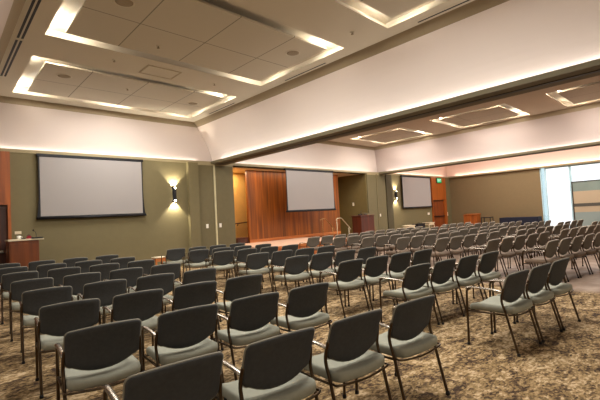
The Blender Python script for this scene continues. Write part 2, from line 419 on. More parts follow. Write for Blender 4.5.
# ceiling with tray openings ------------------------------------------------
SL = 0.28
def ceiling_with(n, x0, x1, trays, mat):
    ys = sorted(trays, key=lambda t: t[2])
    mb = MB(); xs0 = min(t[0] for t in ys); 
    cols = {}
    for t in ys: cols.setdefault((t[0], t[1]), []).append(t)
    xprev = x0
    for (a, b) in sorted(cols):
        mb.box(xprev, a, -8, YW + 0.115, ZC, ZC + 0.03)
        yp = -8
        for t in cols[(a, b)]:
            mb.box(a, b, yp, t[2], ZC, ZC + 0.03); yp = t[3]
        mb.box(a, b, yp, YW + 0.115, ZC, ZC + 0.03)
        xprev = b
    mb.box(xprev, x1, -8, YW + 0.115, ZC, ZC + 0.03)
    return struct('ceiling_%d' % n, mb, mat) if n else struct('ceiling', mb, mat)
T_A = [(1.60, 6.76, 5.45, 8.50), (1.60, 6.76, 9.70, 12.62), (1.60, 6.76, 1.25, 4.30)]
T_B = [(8.98, 14.13, y, y + 2.95) for y in (0.8, 5.05, 9.35)] + [(15.2, 18.14, y, y + 2.95) for y in (0.75, 5.0, 9.3)]
ceiling_with(0, 1.14, 7.14, T_A, M['ceil'])
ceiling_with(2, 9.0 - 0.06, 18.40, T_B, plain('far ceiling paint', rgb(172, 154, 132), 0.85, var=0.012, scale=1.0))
mb = MB(); mb.box(19.4, XR + 0.1, -8, YW + 0.115, ZC, ZC + 0.03); struct('ceiling_3', mb, M['plaster2'])
mb = MB(); mb.box(-9, 0.2, -8, YW + 0.115, ZC, ZC + 0.03); struct('ceiling_4', mb, M['plaster'])

nt_ = [40]
def tray(t, tilemat):
    x0, x1, y0, y1 = t
    mb = MB()                                   # trough round the board field
    zt = ZC + 0.20
    q = 0.16
    mb.box(x0 - q - .02, x1 + q + .02, y0 - q - .02, y1 + q + .02, zt, zt + 0.02)
    mb.box(x0 - q - .02, x0 - q, y0 - q, y1 + q, ZC + 0.03, zt); mb.box(x1 + q, x1 + q + .02, y0 - q, y1 + q, ZC + 0.03, zt)
    mb.box(x0 - q, x1 + q, y0 - q - .02, y0 - q, ZC + 0.03, zt); mb.box(x0 - q, x1 + q, y1 + q, y1 + q + .02, ZC + 0.03, zt)
    struct('trim_%d' % nt_[0], mb, M['slot'])
    mb = MB(); mb.box(x0 + SL, x1 - SL, y0 + SL, y1 - SL, ZC, ZC + 0.035); struct('trim_%d' % (nt_[0] + 1), mb, tilemat)
    nt_[0] += 2
tray(T_A[0], M['tileA']); tray(T_A[1], M['tileB']); tray(T_A[2], M['tileA'])
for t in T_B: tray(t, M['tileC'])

# lamps in the slot corners
def corner_lamp(t, ix, iy, label, ln=0.42, mat=None):
    x0, x1, y0, y1 = t
    gx = 0.05 if ix > 0 else 0.0; g = SL + 0.05; w = 0.02
    # lamps lie out of sight: on the board edge for far and right slots, on the ceiling edge for near and left ones
    cx = (x0 - 0.05) if ix < 0 else (x1 - g); cy = (y0 - 0.05) if iy < 0 else (y1 - g)
    dx = -ix; dy = -iy
    z0, z1 = ZC + 0.045, ZC + 0.075
    ax = x0 if ix < 0 else x1; ay = y0 if iy < 0 else y1
    o = thing('corner_lamp', label, 'ceiling light', (ax, ay, ZC), group='lamps in the ceiling slot corners')
    a, b = sorted((ax + dx * (0.02 if iy < 0 else SL + .03), ax + dx * (ln + SL)))
    part(o, 'lamp_tube', M['slotled'], lambda m: m.box(a - ax, b - ax, cy - w - ay, cy + w - ay, z0 - ZC, z1 - ZC))
    c, d = sorted((ay + dy * (0.02 if ix < 0 else SL + .075), ay + dy * (ln + SL)))
    part(o, 'lamp_tube', M['slotled'], lambda m: m.box(cx - w - ax, cx + w - ax, c - ay, d - ay, z0 - ZC, z1 - ZC))
NM = {(-1, -1): 'near left', (1, -1): 'near right', (-1, 1): 'far left', (1, 1): 'far right'}
for t, nm, cs in ((T_A[0], 'middle tray of the nearest ceiling', ((-1, 1), (1, 1), (1, -1))),
                  (T_A[1], 'front tray of the nearest ceiling', ((-1, 1), (1, 1), (1, -1), (-1, -1))),
                  (T_A[2], 'rear tray of the nearest ceiling', ((1, 1),)),
                  (T_B[5], 'front tray of far ceiling beyond beam', ((-1, 1), (1, 1), (1, -1), (-1, -1))),
                  (T_B[4], 'middle tray of far ceiling beyond beam', ((-1, 1), (1, 1), (1, -1), (-1, -1))),
                  (T_B[3], 'rear tray of far ceiling beyond beam', ((-1, 1), (1, 1)))):
    for c in cs:
        corner_lamp(t, c[0], c[1], 'slot lamp, %s corner of the %s' % (NM[c], nm))
mb = MB(); mb.box(3.7, 4.6, T_A[1][3] - SL - 0.07, T_A[1][3] - SL - 0.03, ZC + 0.04, ZC + 0.07)
tag(mb.build('corner_lamp', M['slotled']), 'lit slot lamp midway along the front edge of the front tray', 'ceiling light', 'lamps in the ceiling slot corners')
for t, nm in ((T_B[2], 'front'), (T_B[1], 'middle'), (T_B[0], 'rear')):
    corner_lamp(t, 1, 1, 'lit slot lamp just past the beam, %s tray beside it' % nm)

# long cove lamps lying on the lips
def cove_lamp(label, x0, x1, y0, y1, mat):
    mb = MB(); mb.box(x0, x1, y0, y1, ZL - 0.048, ZL - 0.012)
    tag(mb.build('cove_lamp', mat), label, 'cove light', 'light strips hidden on the cove ledges')
cove_lamp('warm light strip on the ledge above the left screen', -4.0, 7.25, YW + 0.165, YW + 0.20, M['led'])
cove_lamp('warm light strip on the ledge above the stage', 8.7, 18.1, YW + 0.165, YW + 0.20, M['led'])
cove_lamp('warm light strip on the ledge above the right screen', 19.5, 26.7, YW + 0.165, YW + 0.20, M['led2'])
cove_lamp('warm light strip on the first ceiling beam', BX[0] + 0.135, BX[0] + 0.17, -6.0, 12.55, M['led'])
cove_lamp('warm light strip on the second ceiling beam', CX[0] + 0.135, CX[0] + 0.17, -4.0, 12.55, M['led'])
cove_lamp('warm light strip on the ledge over the right wall', XR - 0.08, XR - 0.045, -4.0, 12.55, M['led2'])

# ceiling fittings
def slot_diffuser(x, y0, y1, n, label):
    t = thing('slot_diffuser', label, 'air vent', (x, (y0 + y1) / 2, ZC), group='linear air slots in the ceiling edge')
    L = (y1 - y0) / 2
    part(t, 'frame', M['ceil'], lambda m: (m.box(-0.085, 0.085, -L, L, -0.006, 0.002)))
    for k in range(n):
        c = 0 if n == 1 else (-0.035 + 0.07 * k)
        part(t, 'slot', M['black'], lambda m: m.box(c - 0.02, c + 0.02, -L + 0.02, L - 0.02, -0.009, -0.005))
slot_diffuser(1.27, 4.0, 6.55, 2, 'twin black air slot at the top left edge of the photo')
slot_diffuser(1.27, 6.62, 8.95, 2, 'twin black air slot next to middle ceiling tray, left side')
slot_diffuser(1.27, 9.02, 11.4, 2, 'twin black air slot beside the front tray, left side')
slot_diffuser(7.03, 1.9, 3.8, 1, 'black air slot nearest the camera along the beam side')
slot_diffuser(7.03, 6.25, 7.8, 1, 'black air slot beside the middle tray along the beam side')
slot_diffuser(7.03, 10.2, 11.8, 1, 'black air slot beside the front tray along the beam side')

def round_speaker(x, y, label):
    t = thing('ceiling_speaker', label, 'speaker', (x, y, ZC), group='round ceiling speakers')
    part(t, 'rim', M['ceil'], lambda m: m.lathe([(0.17, 0.001), (0.17, -0.006), (0.145, -0.012), (0.142, -0.004)], 0, 0, 28))
    part(t, 'grille', M['grille'], lambda m: m.lathe([(0.14, 0.0), (0.14, -0.006), (0.08, -0.010), (0.01, -0.011)], 0, 0, 28))
round_speaker(6.0, 6.33, 'round speaker grille at right end of middle ceiling tray')
round_speaker(2.36, 6.49, 'round speaker grille at top edge of the photo')
round_speaker(2.38, 10.63, 'round speaker grille in left end of the front tray')
round_speaker(6.0, 11.0, 'round speaker grille in right end of the front tray')
def sprinkler(x, y, label):
    t = thing('sprinkler', label, 'sprinkler', (x, y, ZC), group='ceiling sprinkler heads')
    part(t, 'escutcheon', M['ceil'], lambda m: m.lathe([(0.05, 0.002), (0.05, -0.004), (0.045, -0.008), (0.02, -0.012)], 0, 0, 16))
    part(t, 'head', M['grille'], lambda m: m.lathe([(0.012, -0.01), (0.012, -0.04), (0.03, -0.046), (0.03, -0.05), (0.004, -0.056)], 0, 0, 12))
sprinkler(3.48, 7.74, 'small chrome sprinkler head in the middle ceiling tray')
sprinkler(3.9, 10.7, 'small chrome sprinkler head in the front ceiling tray')
sprinkler(3.0, 8.66 + 0.3, 'small sprinkler head left of square vent between trays')
sprinkler(5.6, 9.05, 'small sprinkler head right of square vent between trays')
sprinkler(6.3, 4.85, 'small sprinkler head between middle and rear trays')
t = thing('ceiling_vent', 'flat square air vent between two ceiling trays', 'air vent', (4.12, 9.1, ZC))
part(t, 'frame', plain('vent frame paint', rgb(176, 163, 138), 0.8), lambda m: (m.box(-0.42, 0.42, -0.3, -0.26, -0.012, 0.001), m.box(-0.42, 0.42, 0.26, 0.3, -0.012, 0.001), m.box(-0.42, -0.38, -0.26, 0.26, -0.012, 0.001), m.box(0.38, 0.42, -0.26, 0.26, -0.012, 0.001)))
part(t, 'panel', M['ceil'], lambda m: m.box(-0.375, 0.375, -0.255, 0.255, -0.008, 0.001))

# ------------------------------------------------------------------ doors in veneer surrounds
def veneer_door(n, x0, x1, xd0, xd1, head, yf, leaf):
    mb = MB(); mb.box(x0, x1, yf, YW - 0.001, head, ZB - 0.005)
    if xd0 - x0 > 0.01: mb.box(x0, xd0, yf, YW - 0.001, 0, head)
    mb.box(xd1, x1, yf, YW - 0.001, 0, head)
    o = struct('door_%d' % n, mb, M['wooddoor'])
    mb = MB(); mb.box(xd0, xd1, YW - 0.02, YW - 0.002, 0, head - 0.001); lf = struct('door_leaf', mb, leaf, o)
    mb = MB(); mb.box(xd0 + 0.15, xd1 - 0.05, YW - 0.10, YW - 0.06, 1.0, 1.06)
    mb.box(xd0 + 0.2, xd0 + 0.26, YW - 0.065, YW - 0.02, 1.0, 1.06); mb.box(xd1 - 0.2, xd1 - 0.14, YW - 0.065, YW - 0.02, 1.0, 1.06)
    struct('push_bar', mb, M['chrome'] if n == 1 else M['blackmetal'], lf)
    mb = MB(); mb.box(xd0, xd1, YW - 0.05, YW - 0.021, head - 0.09, head - 0.001); struct('door_head', mb, M['darkwood'], o)
veneer_door(1, -0.9, 1.54, -0.6, 1.47, 2.26, YW - 0.14, M['darkwood'])
veneer_door(2, 24.36, 26.34, 24.40, 26.0, 2.14, YW - 0.10, wood('red brown door veneer', rgb(92, 42, 14), rgb(136, 66, 24), (6, 6, 0.4), 0.45))

# exit sign
t = thing('exit_sign', 'green lit exit sign on the veneer over the right doors', 'exit sign', (25.35, YW - 0.16, 3.47))
part(t, 'sign_body', M['blackmetal'], lambda m: m.cbox(-0.33, 0.33, 0.0, 0.06, -0.17, 0.17, 0.01))
part(t, 'sign_face', M['green'], lambda m: m.box(-0.31, 0.31, -0.004, 0.0, -0.155, 0.155))
cu = bpy.data.curves.new('t', 'FONT'); cu.body = 'EXIT'; cu.size = 0.24; cu.align_x = 'CENTER'; cu.align_y = 'CENTER'; cu.extrude = 0.002
tmp = bpy.data.objects.new('t', cu); COL.objects.link(tmp)
bpy.context.view_layer.update()
me = bpy.data.meshes.new_from_object(tmp.evaluated_get(bpy.context.evaluated_depsgraph_get()))
bpy.data.objects.remove(tmp)
o = bpy.data.objects.new('lettering', me); COL.objects.link(o); o.parent = t; o.rotation_euler = (PI / 2, 0, 0); o.location = (0, -0.007, 0)
me.materials.clear(); me.materials.append(M['letter'])

# ------------------------------------------------------------------ projection screens
def screen(x0, x1, z0, z1, y, label):
    t = thing('projection_screen', label, 'projection screen', ((x0 + x1) / 2, y, 0), group='tensioned projection screens')
    w = (x1 - x0) / 2; zc0 = z0 + 0.09; zc1 = z1 - 0.035; n = 10
    def edge(k):   # black border flares out at top and bottom like a tensioned tab
        u = k / n; return w - 0.035 + 0.055 * (2 * u - 1) ** 2 * (1.0 if u < 0.5 else 0.15)
    def border(m):
        vs = []; fs = []
        for k in range(n + 1):
            z = z0 + 0.05 + (z1 - z0 - 0.05) * k / n; e = edge(k) + 0.02
            vs += [(-e, 0, z), (e, 0, z), (-e, 0.012, z), (e, 0.012, z)]
        for k in range(n):
            a = 4 * k; b = a + 4
            fs += [(a, a + 1, b + 1, b), (a + 2, b + 2, b + 3, a + 3), (a, b, b + 2, a + 2), (a + 1, a + 3, b + 3, b + 1)]
        m.add(vs, fs)
    part(t, 'border', M['black'], border)
    part(t, 'screen_cloth', M['screen'], lambda m: m.box(-w + 0.045, w - 0.045, -0.005, 0.0, zc0, zc1))
    part(t, 'weight_bar', M['blackmetal'], lambda m: m.tube([(-w - 0.06, 0.0, z0 + 0.035), (w + 0.06, 0.0, z0 + 0.035)], 0.036, 10))
    part(t, 'case', M['blackmetal'], lambda m: m.cbox(-w - 0.02, w + 0.02, -0.02, 0.0995, z1 - 0.03, ZB + 0.001, 0.006))
screen(2.17, 5.10, 1.83, 3.64, YW - 0.10, 'large pale projection screen on olive wall, left of the wall lamp')
screen(11.36, 14.50, 1.74, 3.63, YW - 0.14, 'pale projection screen in front of the stage veneer')
screen(20.72, 24.16, 1.66, 3.62, YW - 0.12, 'pale projection screen beside the exit sign')

# ------------------------------------------------------------------ wall lamps
def sconce(x, z, label):
    t = thing('wall_lamp', label, 'wall lamp', (x, YW, z), group='black up and down wall lamps')
    def shade(m):      # a bowed black sheet, narrow at the middle
        rows = []
        for k in range(9):
            u = k / 8 * 2 - 1; zz = u * 0.27; ww = 0.055 + 0.05 * u * u; dd = -0.14 + 0.03 * u * u
            rows.append([(math.cos(a) * ww, dd + (1 - math.sin(a)) * 0.07, zz) for a in [PI * j / 8 for j in range(9)]])
        vs = [p for r in rows for p in r]; fs = []
        for k in range(8):
            for j in range(8): fs.append((k * 9 + j, k * 9 + j + 1, (k + 1) * 9 + j + 1, (k + 1) * 9 + j))
        m.add(vs, fs, True)
    part(t, 'shade', M['black'], shade)
    part(t, 'back_plate', M['blackmetal'], lambda m: m.cbox(-0.05, 0.05, -0.03, -0.001, -0.13, 0.13, 0.006))
    for s in (-1, 1):
        part(t, 'bulb', M['bulb'], lambda m: m.lathe([(0.012, s * 0.19), (0.028, s * 0.20), (0.030, s * 0.225), (0.016, s * 0.245)], 0, -0.105, 12))
sconce(6.2, 2.54, 'black wall lamp glowing up and down beside the left screen')
sconce(20.08, 2.50, 'black wall lamp glowing up and down beside the right screen')
for x, z in ((6.2, 2.54), (20.08, 2.50)):
    for s in (-1, 1):
        l = bpy.data.lights.new('sconce_glow', 'SPOT'); l.energy = 130; l.color = (1, 0.92, 0.74); l.spot_size = math.radians(105); l.spot_blend = 0.5; l.shadow_soft_size = 0.03
        o = bpy.data.objects.new('sconce_glow', l); COL.objects.link(o); o.location = (x, YW - 0.09, z + s * 0.27)
        d = Vector((0, 0.35, s * 1.0)); o.rotation_euler = d.to_track_quat('-Z', 'Y').to_euler()

# switch plates and small wall things
def plate(x, y, z, label, w=0.06, h=0.08, mat='white', rz=0):
    t = thing('wall_switch', label, 'switch', (x, y, z), rz)
    part(t, 'plate', M[mat], lambda m: m.cbox(-w, w, -0.012, 0.0, -h, h, 0.004))
    part(t, 'rocker', M['cream'], lambda m: m.box(-w * 0.35, w * 0.35, -0.018, -0.012, -h * 0.5, h * 0.5))
plate(26.55, YW, 1.14, 'white switch plate at the right of the veneer doors', 0.07, 0.12)
plate(23.9, YW, 1.25, 'pale switch plate below the right screen', 0.12, 0.07)
plate(17.36, 14.0, 2.05, 'small white sensor on the olive return wall', 0.06, 0.09, rz=-PI / 2)
plate(1.70, YW, 1.50, 'cream wall plate above the left lectern', 0.075, 0.04, 'cream')

# ------------------------------------------------------------------ stage
t = thing('stage', 'low oak-edged carpeted stage platform before the veneer wall', 'stage', (0, 0, 0))
part(t, 'stage_front', M['stagewood'], lambda m: m.box(8.75, 13.3, 10.95, 13.98, 0.0, 0.45))
part(t, 'stage_top', M['stagecarpet'], lambda m: m.box(8.75, 13.3, 10.95, 13.98, 0.452, 0.49))
part(t, 'nosing', M['stagewood'], lambda m: m.box(8.72, 13.33, 10.90, 10.948, 0.40, 0.492))
mb = MB(); mb.box(10.1, 16.14, 13.982, 13.999, 0.491, 0.62); struct('baseboard_stage', mb, M['stagewood'])
for k in range(3):
    part(t, 'step', M['stagewood'], lambda m: m.box(13.34 + 0.28 * k, 13.62 + 0.28 * k, 11.9, 12.8, 0.0, 0.36 - 0.12 * k))
def stair_rail(x, y, mat, label, pole):
    t = thing('stair_rail', label, 'handrail', (x, y, 0))
    pts = smooth_path([(-0.14, 0, 1.26), (-0.12, 0, 1.31), (0.0, 0, 1.35), (0.20, 0, 1.35), (0.36, 0, 1.24), (0.80, 0, 0.86), (0.84, 0, 0.79)], 5)
    part(t, 'handrail', M[mat], lambda m: m.tube(pts, 0.018, 8))
    part(t, 'post', M[mat], lambda m: m.tube([(0.72, 0, 0.0), (0.72, 0, 0.93)], 0.014, 8))
    if pole: part(t, 'post', M[mat], lambda m: m.tube([(-0.10, 0, 0.0), (-0.10, 0, 1.30)], 0.014, 8))
    else: part(t, 'bracket', M[mat], lambda m: m.tube([(0.02, 0, 0.0), (0.02, 0, 1.33)], 0.010, 8))
stair_rail(13.50, 12.84, 'rail', 'bronze handrail of the stage steps nearest the veneer', False)
stair_rail(13.52, 11.84, 'brass', 'pale handrail of the stage steps beside the mahogany podium', True)
t = thing('wall_rail', 'dark short handrail on the yellow wall left of stage', 'handrail', (10.3, 15.1, 1.38))
part(t, 'handrail', M['darkwood'], lambda m: m.tube([(-0.25, -0.08, -0.03), (0.5, -0.08, 0.02)], 0.025, 8))
part(t, 'bracket', M['blackmetal'], lambda m: m.tube(smooth_path([(-0.1, 0, -0.12), (-0.1, -0.06, -0.1), (-0.1, -0.08, -0.03)]), 0.02, 8))
t = thing('wood_box', 'dark brown wooden box before the yellow wall', 'box', (9.9, 14.3, 0))
part(t, 'box_body', M['darkwood'], lambda m: m.cbox(-0.42, 0.16, -0.25, 0.25, 0, 0.70, 0.01))
part(t, 'box_lid', M['mahog'], lambda m: m.cbox(-0.44, 0.18, -0.27, 0.27, 0.70, 0.74, 0.01))

# ------------------------------------------------------------------ lecterns
t = thing('lectern', 'brown veneer lectern with overhanging white top by left door', 'lectern', (1.69, 12.35, 0))
part(t, 'cabinet', M['lectern'], lambda m: m.cbox(-0.30, 0.33, -0.28, 0.28, 0.06, 1.29, 0.008))
part(t, 'plinth', M['darkwood'], lambda m: m.box(-0.27, 0.30, -0.25, 0.25, 0.0, 0.06))
part(t, 'top', M['cream'], lambda m: m.cbox(-0.32, 0.44, -0.30, 0.30, 1.295, 1.335, 0.006), 'pale overhanging top')
part(t, 'door_panel', M['lectern'], lambda m: m.cbox(-0.27, 0.29, -0.292, -0.281, 0.1, 1.22, 0.004))
def small(name, label, cat, x, y, z, parts):
    t = thing(name, label, cat, (x, y, z))
    for nm, mt, fn in parts: part(t, nm, M[mt], fn)
ZT1 = 1.335
small('microphone', 'thin gooseneck microphone on the left lectern top', 'microphone', 2.03, 12.50, ZT1, [
    ('base', 'blackmetal', lambda m: m.lathe([(0.05, 0.0), (0.05, 0.012), (0.012, 0.024)], 0, 0, 14)),
    ('gooseneck', 'blackmetal', lambda m: m.tube(smooth_path([(0, 0, 0.02), (0, 0, 0.1), (-0.02, 0.0, 0.17), (-0.05, 0.03, 0.2)]), 0.006, 6)),
    ('capsule', 'rubber', lambda m: m.lathe([(0.008, 0.185), (0.018, 0.195), (0.018, 0.225), (0.006, 0.235)], -0.055, 0.03, 10))])
small('laptop', 'closed black laptop on the right of the left lectern', 'laptop', 2.0, 12.14, ZT1, [
    ('base', 'blackmetal', lambda m: m.cbox(-0.14, 0.11, -0.11, 0.11, 0.001, 0.016, 0.003)),
    ('lid', 'black', lambda m: m.cbox(-0.14, 0.11, -0.11, 0.11, 0.017, 0.03, 0.003))])
small('cup', 'white cup near the left of the lectern top', 'cup', 1.60, 12.15, ZT1, [
    ('body', 'white', lambda m: m.lathe([(0.028, 0.001), (0.038, 0.01), (0.042, 0.09), (0.038, 0.09), (0.034, 0.02), (0.005, 0.018)], 0, 0, 16)),
    ('handle', 'white', lambda m: m.tube(smooth_path([(0.04, 0, 0.07), (0.068, 0, 0.065), (0.07, 0, 0.035), (0.04, 0, 0.025)]), 0.006, 6))])
small('remote_control', 'flat dark remote beside the white cup', 'remote', 1.71, 12.2, ZT1, [
    ('body', 'blackmetal', lambda m: m.cbox(-0.05, 0.05, -0.02, 0.02, 0.001, 0.02, 0.004)),
    ('keypad', 'rubber', lambda m: m.box(-0.04, 0.035, -0.014, 0.014, 0.02, 0.023))])
small('desk_phone', 'small dark red object in middle of the lectern top', 'gadget', 1.82, 12.18, ZT1, [
    ('body', 'red', lambda m: m.prism([(-0.05, 0.001), (0.05, 0.001), (0.045, 0.07), (0.0, 0.085), (-0.045, 0.06)], -0.05, 0.05, 'Y')),
    ('cap', 'black', lambda m: m.cbox(-0.03, 0.03, -0.03, 0.03, 0.086, 0.1, 0.004))])

t = thing('podium', 'mahogany podium in front of the olive return wall by stage steps', 'podium', (15.42, 11.88, 0))
part(t, 'cabinet', M['mahog'], lambda m: m.cbox(-0.52, 0.52, -0.28, 0.28, 0.06, 1.38, 0.01))
part(t, 'plinth', M['darkwood'], lambda m: m.box(-0.48, 0.48, -0.25, 0.25, 0, 0.06))
part(t, 'top', M['mahog'], lambda m: m.cbox(-0.55, 0.55, -0.31, 0.31, 1.385, 1.43, 0.008))
small('microphone', 'short microphone on the mahogany podium', 'microphone', 15.1, 11.8, 1.43, [
    ('base', 'blackmetal', lambda m: m.cbox(-0.1, 0.1, -0.06, 0.06, 0.001, 0.06, 0.01)),
    ('gooseneck', 'blackmetal', lambda m: m.tube(smooth_path([(0, 0, 0.06), (0.05, 0, 0.16), (0.2, 0, 0.24)]), 0.008, 6))])
small('document_stand', 'pale reading stand on the mahogany podium', 'stand', 15.62, 11.85, 1.43, [
    ('support', 'blackmetal', lambda m: m.cbox(-0.04, 0.04, -0.04, 0.1, 0.001, 0.06, 0.004)),
    ('tray', 'arm', lambda m: m.prism([(-0.12, 0.03), (0.14, 0.09), (0.14, 0.105), (-0.12, 0.045)], -0.2, 0.2, 'X'))])

t = thing('lectern', 'orange veneer lectern by the khaki right wall', 'lectern', (26.35, 11.2, 0))
part(t, 'cabinet', M['wooddoor'], lambda m: m.cbox(-0.3, 0.3, -0.44, 0.44, 0.05, 1.0, 0.01))
part(t, 'plinth', M['darkwood'], lambda m: m.box(-0.27, 0.27, -0.4, 0.4, 0, 0.05))
part(t, 'top', M['wooddoor'], lambda m: m.prism([(-0.33, 1.005), (0.33, 1.005), (0.33, 1.09), (-0.33, 1.04)], -0.47, 0.47, 'Y'))
t = thing('cart', 'small black open frame cart right of the orange lectern', 'cart', (26.4, 10.25, 0))
part(t, 'shelf', M['blackmetal'], lambda m: m.cbox(-0.25, 0.25, -0.3, 0.3, 0.78, 0.83, 0.006))
part(t, 'shelf', M['blackmetal'], lambda m: m.cbox(-0.25, 0.25, -0.3, 0.3, 0.2, 0.24, 0.006))
for sx in (-1, 1):
    for sy in (-1, 1): part(t, 'leg', M['blackmetal'], lambda m: m.box(sx * 0.23 - 0.02, sx * 0.23 + 0.02, sy * 0.28 - 0.02, sy * 0.28 + 0.02, 0.0, 0.78))
# long table with a navy black cloth
t = thing('draped_table', 'long table under a navy black cloth along the khaki wall', 'table', (26.45, 8.3, 0))
def drape(m):
    n = 60; rings = []
    for z, g in ((0.02, 1.0), (0.3, 0.7), (0.6, 0.35), (0.74, 0.05), (0.76, 0.0)):
        r = []
        for side in range(4):
            for k in range(n // 4):
                u = k / (n // 4) * 2 - 1
                w = 0.02 * g * math.sin(k * 2.1 + side)
                if side == 0: p = (u * 0.38, -1.08 - 0.03 * g + w)
                elif side == 1: p = (0.38 + 0.01 * g, u * 1.08)
                elif side == 2: p = (-u * 0.38, 1.08 + 0.03 * g + w)
                else: p = (-0.38 - 0.03 * g + w, -u * 1.08)
                r.append((p[0], p[1], z))
        rings.append(r)
    m.loft(rings, True)
part(t, 'table_cloth', M['navy'], drape)
for sx in (-1, 1):
    for sy in (-1, 1): part(t, 'leg', M['blackmetal'], lambda m: m.box(sx * 0.3 - 0.015, sx * 0.3 + 0.015, sy * 0.95 - 0.015, sy * 0.95 + 0.015, 0.0, 0.5))
t = thing('side_table', 'small wooden side table left of the centre block front row', 'table', (4.86, 11.32, 0))
part(t, 'table_top', M['cream'], lambda m: m.cbox(-0.17, 0.17, -0.15, 0.15, 0.54, 0.57, 0.006))
part(t, 'apron', M['stagewood'], lambda m: m.box(-0.15, 0.15, -0.13, 0.13, 0.44, 0.539))
for sx in (-1, 1):
    for sy in (-1, 1): part(t, 'leg', M['stagewood'], lambda m: m.box(sx * 0.13 - 0.02, sx * 0.13 + 0.02, sy * 0.11 - 0.02, sy * 0.11 + 0.02, 0.0, 0.44))
# pale side tables by the front wall below the right screen
def side_table(x, y, label, h=0.66):
    t = thing('side_table', label, 'table', (x, y, 0))
    part(t, 'table_top', M['cream'], lambda m: m.cbox(-0.36, 0.36, -0.25, 0.25, h - 0.04, h, 0.008))
    part(t, 'apron', M['cream'], lambda m: m.box(-0.32, 0.32, -0.21, 0.21, h - 0.16, h - 0.041))
    for sx in (-1, 1):
        for sy in (-1, 1): part(t, 'leg', M['cream'], lambda m: m.box(sx * 0.3 - 0.02, sx * 0.3 + 0.02, sy * 0.2 - 0.02, sy * 0.2 + 0.02, 0.0, h - 0.16))
side_table(20.55, 12.5, 'cream side table against the wall below the right screen')
side_table(22.9, 12.5, 'cream side table just left of the exit doors', 0.72)
small('equipment_case', 'flat black case on the floor between two cream tables', 'case', 21.7, 12.5, 0, [
    ('body', 'black', lambda m: m.cbox(-0.42, 0.42, -0.2, 0.2, 0.0, 0.62, 0.02)),
    ('lid', 'blackmetal', lambda m: m.cbox(-0.43, 0.43, -0.21, 0.21, 0.622, 0.70, 0.02)),
    ('handle', 'rubber', lambda m: m.tube(smooth_path([(-0.1, 0, 0.70), (-0.08, 0, 0.74), (0.08, 0, 0.74), (0.1, 0, 0.70)]), 0.012, 6))])

# ------------------------------------------------------------------ window band in the right wall
def window(n, y0, y1):
    mb = MB(); f = 0.05
    mb.box(XR + 0.02, XR + 0.12, y0, y0 + f, 0, ZB); mb.box(XR + 0.02, XR + 0.12, y1 - f, y1, 0, ZB)
    mb.box(XR + 0.02, XR + 0.12, y0 + f, y1 - f, 0, 0.08); mb.box(XR + 0.02, XR + 0.12, y0 + f, y1 - f, ZB - 0.08, ZB)
    o = struct('window_%d' % n, mb, M['frame'])
    mb = MB(); mb.box(XR + 0.06, XR + 0.07, y0 + f, y1 - f, 0.08, ZB - 0.08); struct('window_pane', mb, M['glass'], o)
window(1, 5.70, 6.99); window(2, 3.6, 5.69); window(3, 1.4, 3.59); window(4, -1.0, 1.39)
mb = MB(); mb.box(XR + .02, XR + 0.12, 7.19, 7.24, 0, ZB); wf = struct('window_5', mb, M['frame'])
mb = MB(); mb.box(XR + 0.06, XR + 0.07, 7.0, 7.19, 0.0, ZB); struct('window_pane', mb, M['blueglass'], wf)  # blue tint stands in for daylight on the jamb and side pane
# broad framed panel standing just inside the windows
t = thing('display_panel', 'broad dark-framed panel with grey and sand bands before the right windows', 'panel', (XR - 0.12, 0, 0))
py0, py1 = 2.4, 5.64
part(t, 'frame', M['track'], lambda m: (m.box(-0.03, 0.06, py1 - 0.05, py1, 0, 2.70), m.box(-0.03, 0.06, py0, py0 + 0.05, 0, 2.70), m.box(-0.03, 0.06, py0 + .05, py1 - .05, 2.665, 2.70), m.box(-0.03, 0.06, py0 + .05, py1 - .05, 0, 0.05)))
part(t, 'lower_band', M['bldA'], lambda m: m.box(0, 0.05, py0 + 0.05, py1 - 0.05, 0.05, 0.92), 'grey lower band')
part(t, 'middle_band', M['bldB'], lambda m: m.box(0, 0.05, py0 + 0.05, py1 - 0.05, 0.921, 2.12), 'sand coloured middle band')
part(t, 'dark_strip', M['bldC'], lambda m: m.box(-0.01, 0.0, py0 + 0.05, py1 - 0.05, 1.24, 1.42), 'dark horizontal strip')
part(t, 'upper_band', M['bldA2'], lambda m: m.box(0, 0.05, py0 + 0.05, py1 - 0.05, 2.121, 2.664), 'glossy grey green upper band')
mb = MB(); mb.box(XR + 0.3, 60, -30, 40, -0.25, -0.12)
o = mb.build('pavement', plain('pale paving', rgb(244, 245, 246), 0.9)); o['kind'] = 'structure'; o.name = 'floor_outside'

# ------------------------------------------------------------------ the chair
def rounded_outline(w, z0c, z0s, z1, rt, rb, crown=0.012):
    """closed (x,z) outline of the backrest: straight top with round corners, bowed bottom"""
    pts = []
    for k in range(9):          # bottom, left to right
        u = k / 8 * 2 - 1; pts.append((u * (w - rb), z0c + (z0s - z0c) * abs(u) ** 2.2))
    for k in range(1, 6):       # bottom right corner
        a = -PI / 2 + PI / 2 * k / 5; pts.append((w - 0.012 - rb + 0.012 + rb * math.cos(a), z0s + rb + rb * math.sin(a)))
    pts.append((w, (z0s + z1) / 2))
    for k in range(0, 6):
        a = PI / 2 * k / 5; pts.append((w - rt + rt * math.cos(a), z1 - rt + rt * math.sin(a)))
    for k in range(1, 8):
        u = 1 - 2 * k / 8; pts.append((u * (w - rt), z1 + crown * (1 - u * u)))
    for k in range(0, 6):
        a = PI / 2 + PI / 2 * k / 5; pts.append((-w + rt + rt * math.cos(a), z1 - rt + rt * math.sin(a)))
    pts.append((-w, (z0s + z1) / 2))
    for k in range(0, 5):
        a = PI + PI / 2 * k / 5; pts.append((-w + rb + rb * math.cos(a), z0s + rb + rb * math.sin(a)))
    return pts
